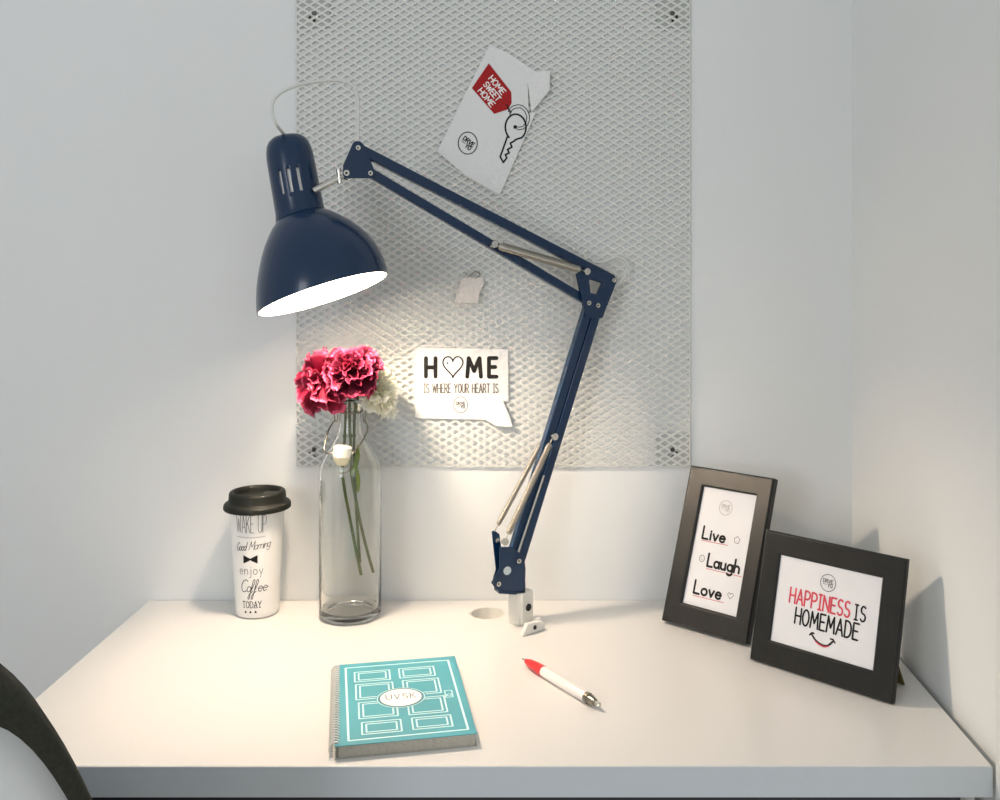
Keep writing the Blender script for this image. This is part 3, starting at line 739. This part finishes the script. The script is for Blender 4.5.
def coffee(k):
    k.text('C', -.0165, .0400, .0172, .0011, width=.0105, shear=.22)
    k.text('o', -.0068, .0402, .0150, .0010, width=.0058, shear=.22)
    for x in (-.0005, .0045):
        k.stroke(smooth2([(x, .0410), (x+.0045, .0500), (x+.0065, .0560), (x+.0045, .0572), (x+.0020, .0480), (x-.0012, .0360), (x-.0030, .0300), (x-.0046, .0312), (x-.0020, .0370), (x+.0030, .0410)]), .0010)
    k.text('ee', .0098, .0405, .0150, .0010, width=.0130, gap=.08, shear=.22)
    k.stroke([(.0228, .0445), (.0252, .0462)], .0009)
def smooth2(p): return [(q.x, q.y) for q in smooth_path([(a, b, 0) for a, b in p], 5)]
ct('lettering', coffee, 'ink', 'script word Coffee')
ct('lettering', lambda k: (k.text('TODAY', -.0140, .0172, .0090, .00105, width=.0290, gap=.2), [k.stroke([(x-.0014, .0172), (x+.0014, .0172)], .0008) for x in (-.0115, .0075, .0045, .0128)]), 'ink', 'word TODAY')
ct('triangle_print', lambda k: [k.poly([(x-.0022, .0098), (x+.0022, .0098), (x, .0134)]) for x in (-.0095, -.0015, .0065)])

# ------------------------------------------------------------------ notebook
na = math.radians(11.2)
NTH = .0135
nb = tag(empty('notebook', (-.2075, 1.0150, DT), na), 'teal spiral notebook with white door drawing, lying on the desk', 'notebook')
NW, NH = .1425, .2095
obj('page_block', box(B(), .002, NW-.001, .001, NH-.001, .0008, NTH-.0008), M['pages'], nb)
def cover(z0, z1, curl=0.):
    bm = B(); nx, ny = 14, 10; g = []
    for z in (z0, z1):
        g.append([[bm.verts.new((-.002+(NW+.003)*i/nx, NH*j/ny, z+curl*max(0, (i/nx-.7)/.3)**2*max(0, 1-j/ny*1.6)**2)) for i in range(nx+1)] for j in range(ny+1)])
    for j in range(ny):
        for i in range(nx):
            for q, s in ((0, -1), (1, 1)):
                f = [g[q][j][i], g[q][j][i+1], g[q][j+1][i+1], g[q][j+1][i]]; bm.faces.new(f[::s])
    for j in range(ny):
        for i in (0, nx): bm.faces.new([g[0][j][i], g[0][j+1][i], g[1][j+1][i], g[1][j][i]])
    for i in range(nx):
        for j in (0, ny): bm.faces.new([g[0][j][i], g[0][j][i+1], g[1][j][i+1], g[1][j][i]])
    return bm
cv = obj('front_cover', cover(NTH-.0008, NTH), M['cover'], nb, bevel=.0002)
obj('back_cover', cover(0.0002, .0008), M['pages'], nb)
nmap = lambda u, v, h: Vector((u/1000, v/1000, NTH+h))
k = Ink(nmap, .0002); k.stroke([(12, 9), (135.5, 10.5), (133.5, 197.5), (9.5, 197)], 2.4, closed=True)
def panel(x0, x1, y0, y1, cut=None):
    for d in (0, 4.6):
        p = [(x0+d, y0+d), (x1-d, y0+d), (x1-d, y1-d), (x0+d, y1-d)]
        if cut:
            cx, cy, ax, ay = cut; ax += d*.0+1; ay += 1
            q = []
            for a, b in zip(p, p[1:]+p[:1]):
                n = 24
                for i in range(n):
                    s = (a[0]+(b[0]-a[0])*i/n, a[1]+(b[1]-a[1])*i/n); q.append(s)
            runs = []; cur = []
            for s in q+q[:1]:
                if ((s[0]-cx)/ax)**2+((s[1]-cy)/ay)**2 > 1.0: cur.append(s)
                else:
                    if len(cur) > 1: runs.append(cur)
                    cur = []
            if len(cur) > 1: runs.append(cur)
            for r_ in runs: k.stroke(r_, 1.8)
        else: k.stroke(p, 1.8, closed=True)
OV = (70.5, 101.5, 26.5, 25.5)
panel(20, 61, 154, 182); panel(72.5, 114, 155, 182.5)
panel(21, 63, 105, 146, OV); panel(75, 116.5, 106, 147, OV)
panel(23.5, 65, 57, 97, OV); panel(77, 118.5, 56, 97, OV)
panel(26, 67, 20, 47.5); panel(79, 120.5, 21, 48)
k.stroke([(120.5, 92), (128.5, 92), (128.5, 110), (120.5, 110)], 1.3, closed=True); k.ring((124.5, 98), 2.6, 1.1)
k.stroke(arc(70.5, 101.5, 26.5, 25.5, 0, 360, 40), 1.0)
k.done('door_drawing', M['coverline'], cv, 'white line drawing of a panelled door')
k = Ink(nmap, .00035); k.disc((70.5, 101.5), 23.8, 40, 23); k.done('oval_sign', M['inkw'], cv, 'white oval sign')
k = Ink(nmap, .00048); k.stroke(arc(70.5, 101.5, 23.8, 23, 0, 360, 40), .9); k.done('oval_outline', M['inkg'], cv, 'grey outline of the oval')
k = Ink(nmap, .00048); k.text('UVSK', 54, 98, 13, 1.0, width=33, gap=.3); k.done('lettering', M['inkg'], cv, 'small grey letters in the oval')
# wire coils along the left edge
for i in range(34):
    y = .006+i*(NH-.012)/33
    bm = B(); tube(bm, [(-.0012+.0062*math.cos(a), y+.0009*math.sin(a*.5), NTH*.5+(NTH*.5+.0012)*math.sin(a)) for a in [PI*.28+i2*(PI*1.44)/11 for i2 in range(12)]], .0010, 5)
    obj('wire_coil', bm, M['coil'], nb, smooth=True)

# ------------------------------------------------------------------ pen
PR = .0066
pa, pb = P(522.2, 658.3, 1.2565), P(600, 705.6, 1.124)
pen_len = math.hypot(pb.x-pa.x, pb.y-pa.y); ang = math.atan2(pb.y-pa.y, pb.x-pa.x)
pen = tag(empty('ballpoint_pen', (pa.x, pa.y, DT), ang), 'white ballpoint pen with red grip and silver push button', 'pen')
PM = Matrix.Translation((0, 0, PR+.0003)) @ Matrix.Rotation(PI/2, 4, 'Y')
obj('tip', lathe(B(), [(0, 0), (.0008, .0004), (.0012, .004), (.0030, .011), (0, .0112)], 24, PM), M['chrome'], pen, smooth='auto')
obj('grip', lathe(B(), [(0, .0095), (.0030, .0096), (.0049, .018), (.0061, .030), (.0066, .042), (.0064, .048), (0, .0482)], 28, PM), M['penr'], pen, smooth='auto')
obj('barrel', lathe(B(), [(0, .0478), (.0061, .048), (.0064, .050), (.0063, pen_len-.026), (.0058, pen_len-.024), (0, pen_len-.024)], 28, PM), M['penw'], pen, smooth='auto')
obj('collar', lathe(B(), [(0, pen_len-.0255), (.0064, pen_len-.0253), (.0064, pen_len-.0205), (.0048, pen_len-.0200), (.0048, pen_len-.017), (.0054, pen_len-.0165), (.0040, pen_len-.009), (0, pen_len-.009)], 28, PM), M['wire'], pen, smooth='auto')
obj('push_button', lathe(B(), [(0, pen_len-.0095), (.0026, pen_len-.0093), (.0026, pen_len-.001), (.0018, pen_len), (0, pen_len)], 18, PM), M['chrome'], pen, smooth='auto')
bm = B(); box(bm, pen_len-.062, pen_len-.019, .0034, .0064, PR+.0030, PR+.0046)
obj('clip', bm, M['penw'], pen, bevel=.0005)

# ------------------------------------------------------------------ picture frames
def picture_frame(label, W, H, yaw, lean, x, y, bx, by, strut_u, T):
    root = tag(empty('picture_frame', (x, y, DT)), label, 'picture frame')
    u = Vector((math.cos(yaw), -math.sin(yaw), 0)); b = Vector((math.sin(yaw), math.cos(yaw), 0))
    v = Vector((0, 0, math.cos(lean)))+b*math.sin(lean); n = u.cross(v).normalized()      # n: towards the viewer
    if n.y > 0: n = -n
    o = Vector((0, 0, .0006+T*math.sin(lean)))
    def mp(p, q, h): return o+u*p+v*q+n*h
    (i0, i1), (j0, j1) = bx, by
    # moulding: four mitred pieces in one ring, sloping inwards a little
    bm = B(); prof = [(0, -T), (0, -.0018), (.0018, 0), (.93, -.0002), (1., -.0020), (1., -T*.55)]
    rings = []
    for f, h in prof:
        f = f if f > .1 else f/.024
        rings.append([bm.verts.new(mp(*c, h)) for c in ((i0*f, j0*f), (W-(W-i1)*f, j0*f), (W-(W-i1)*f, H-(H-j1)*f), (i0*f, H-(H-j1)*f))])
    for a, c in zip(rings, rings[1:]+rings[:1]):
        for q in range(4): bm.faces.new([a[q], a[(q+1) % 4], c[(q+1) % 4], c[q]])
    obj('moulding', bm, M['frame'], root, bevel=.0005)
    bm = prism(B(), [mp(p, q, -T*.4) for p, q in ((i0-.004, j0-.004), (i1+.004, j0-.004), (i1+.004, j1+.004), (i0-.004, j1+.004))], -n*.001)
    pr = obj('print', bm, M['print'], root)
    bm = prism(B(), [mp(p, q, -T*.4-.0012) for p, q in ((i0-.002, j0-.002), (i1+.002, j0-.002), (i1+.002, j1+.002), (i0-.002, j1+.002))], -n*T*.42)
    obj('back_board', bm, M['back'], root)
    # easel strut from the back down to the desk
    s0, s1 = strut_u; ht = H*.56
    top0, top1 = mp(s0+.012, ht, -T*.97), mp(s1-.012, ht, -T*.97)
    reach = top0.z*.62
    f0 = mp(s0, 0, -T)+b*(reach); f0.z = .0012; f1 = mp(s1, 0, -T)+b*reach; f1.z = .0012
    bm = prism(B(), [top0, top1, f1, f0], b*.0025); obj('easel_strut', bm, M['back'], root)['label'] = 'olive brown backing strut'
    return root, pr, (lambda p, q, h: mp(p/1000, q/1000, -T*.4+h))
fa, pr, im = picture_frame('dark portrait picture frame reading Live Laugh Love, behind the landscape frame', .135, .2185, .730, .345, .1678, 1.3985, (.0265, .1125), (.0300, .1920), (.045, .085), .0125)
for t, tx, ty, th_, tw in (('Live', 38.5, 121, 16.5, 36), ('Laugh', 54, 85.5, 17, 50), ('Love', 40.5, 46.5, 17, 43)):
    k = Ink(im); k.text(t, tx, ty, th_, 3.1, width=tw, gap=.17); k.done('lettering', M['ink'], pr, 'word '+t)
for a, b in (((38, 118), (80, 118.5)), ((53.5, 82), (109, 82)), ((40, 43), (89, 43.5))):
    k = Ink(im); k.stroke([a, b], .8); k.done('underline', M['rose'], pr, 'thin rose underline')
k = Ink(im)
k.stroke([(93+4.6*math.cos(math.radians(90+72*i)), 128+4.9*math.sin(math.radians(90+72*i))) for i in range(5)], .8, closed=True); k.disc((93, 127), .5, 8); k.done('house_icon', M['inkg'], pr); k = Ink(im)
k.ring((44, 94), 4.0, .75, 4.6); k.disc((42.7, 95.5), .5, 8); k.disc((45.3, 95.5), .5, 8); k.stroke(arc(44, 93.6, 1.8, 1.9, 200, 340, 6), .45); k.done('face_icon', M['inkg'], pr); k = Ink(im)
k.stroke(heart(97.5, 54, 8.5, 8), .75)
k.done('heart_icon', M['inkg'], pr)
logo(im, 'round_badge', (67, 168), 10, M['inklight'], pr, lw=.8)
fb, pr, im = picture_frame('black landscape picture frame reading HAPPINESS IS HOMEMADE, nearest the right wall', .1880, .1615, .767, .244, .2635, 1.2665, (.0250, .1605), (.0292, .1342), (.112, .174), .0085)
k = Ink(im); k.text('HAPPINESS', 44.2, 80.2, 17.8, 2.3, width=80, gap=.2); k.done('lettering', M['rose'], pr, 'rose red word HAPPINESS')
k = Ink(im); k.text('IS', 130.8, 79.7, 17.2, 2.1, width=13.5, gap=.3); k.done('lettering', M['ink'], pr, 'dark word IS')
k = Ink(im); k.text('HOMEMADE', 54.6, 57.3, 18.6, 2.3, width=83, gap=.2); k.done('lettering', M['ink'], pr, 'dark word HOMEMADE')
k = Ink(im); k.stroke(smooth2([(79, 50.0), (84, 45), (90, 42), (96, 40.8), (102, 42.5), (107, 48)]), 2.4); k.stroke([(76.5, 48.5), (79, 51.5), (82, 51.5)], 2.0); k.stroke([(104, 50.5), (107.5, 50.5), (110, 47.5)], 2.0)
k.done('smile_drawing', M['ink'], pr, 'dark curved smile line')
k = Ink(im, .0004); k.stroke(smooth2([(85, 43.0), (91, 40.4), (97, 39.6), (102, 41.5)]), 1.6); k.done('smile_lip', M['rose'], pr, 'rose lower lip of the smile')
logo(im, 'round_badge', (92.7, 113.8), 10, M['inkg'], pr, lw=.85)

# ------------------------------------------------------------------ chair at the left front
CX, CYc = -.557, .788
chair = tag(empty('office_chair', (CX, CYc, 0), 0), 'black padded tub chair with white outer shell, at the left end of the desk', 'chair')
CR = .221
def rim(ph):
    a = abs(ph); t = max(0, min(1, (a-46.6)/50)); t = t*t*(3-2*t)
    return 1.004-.297*t
PH = [-118+236*i/120 for i in range(121)]
def ring_pts(ph, r, z):
    a = math.radians(-85+ph); return Vector((r*math.cos(a), r*math.sin(a), z))
bm = B(); rings = []
RR = .027
for ph in PH:
    zr = rim(ph)-RR; R_ = CR; sec = []
    for q in range(10):                                   # rolled rim, from outside over the top to inside
        a = math.radians(-35+q*(215/9)); sec.append((R_+RR*math.cos(a), zr+RR*math.sin(a)))
    sec += [(R_-RR*1.05, zr-.08), (R_-RR*1.5, .56), (R_-.075, .50), (R_-.055, .50), (R_-.012, .60), (R_-.002, zr-.06)]
    rings.append([bm.verts.new(ring_pts(ph, r, z)) for r, z in sec])
for a, b in zip(rings, rings[1:]):
    for q in range(len(a)): bm.faces.new([a[q], b[q], b[(q+1) % len(a)], a[(q+1) % len(a)]])
bm.faces.new(rings[0]); bm.faces.new(rings[-1][::-1])
obj('back_pad', bm, M['pad'], chair, smooth=True)
bm = B(); rings = []
for ph in PH[3:-3]:
    zr = rim(ph)-RR; sec = [(CR+.021, zr-.018), (CR+.016, zr-.08), (CR+.002, .62), (CR-.04, .49), (CR-.10, .44), (CR-.102, .447), (CR-.044, .497), (CR-.004, .62), (CR+.010, zr-.08), (CR+.012, zr-.022)]
    rings.append([bm.verts.new(ring_pts(ph, r, z)) for r, z in sec])
for a, b in zip(rings, rings[1:]):
    for q in range(len(a)): bm.faces.new([a[q], b[q], b[(q+1) % len(a)], a[(q+1) % len(a)]])
bm.faces.new(rings[0]); bm.faces.new(rings[-1][::-1])
obj('back_shell', bm, M['shell'], chair, smooth=True)['label'] = 'white outer shell'
obj('seat', lathe(B(), [(0, .43), (.11, .432), (.15, .445), (.16, .465), (.154, .49), (.12, .50), (0, .504)], 40), M['pad'], chair, smooth=True)
bm = B(); cyl(bm, (0, 0, .10), (0, 0, 1), .025, .335, 20); obj('column', bm, M['chrome'], chair, smooth='auto')
for i in range(5):
    a = 2*PI*i/5+.3; d = Vector((math.cos(a), math.sin(a), 0))
    bm = B(); tube(bm, [(0, 0, .115), d*.09+Vector((0, 0, .105)), d*.20+Vector((0, 0, .075))], [.022, .018, .013], 10); lg = obj('base_leg', bm, M['castor'], chair, smooth=True)
    bm = B(); x = Vector((-d.y, d.x, 0)); cyl(bm, d*.20-x*.015+Vector((0, 0, .030)), x, .0295, .030, 20); obj('castor', bm, M['castor'], lg, smooth='auto')
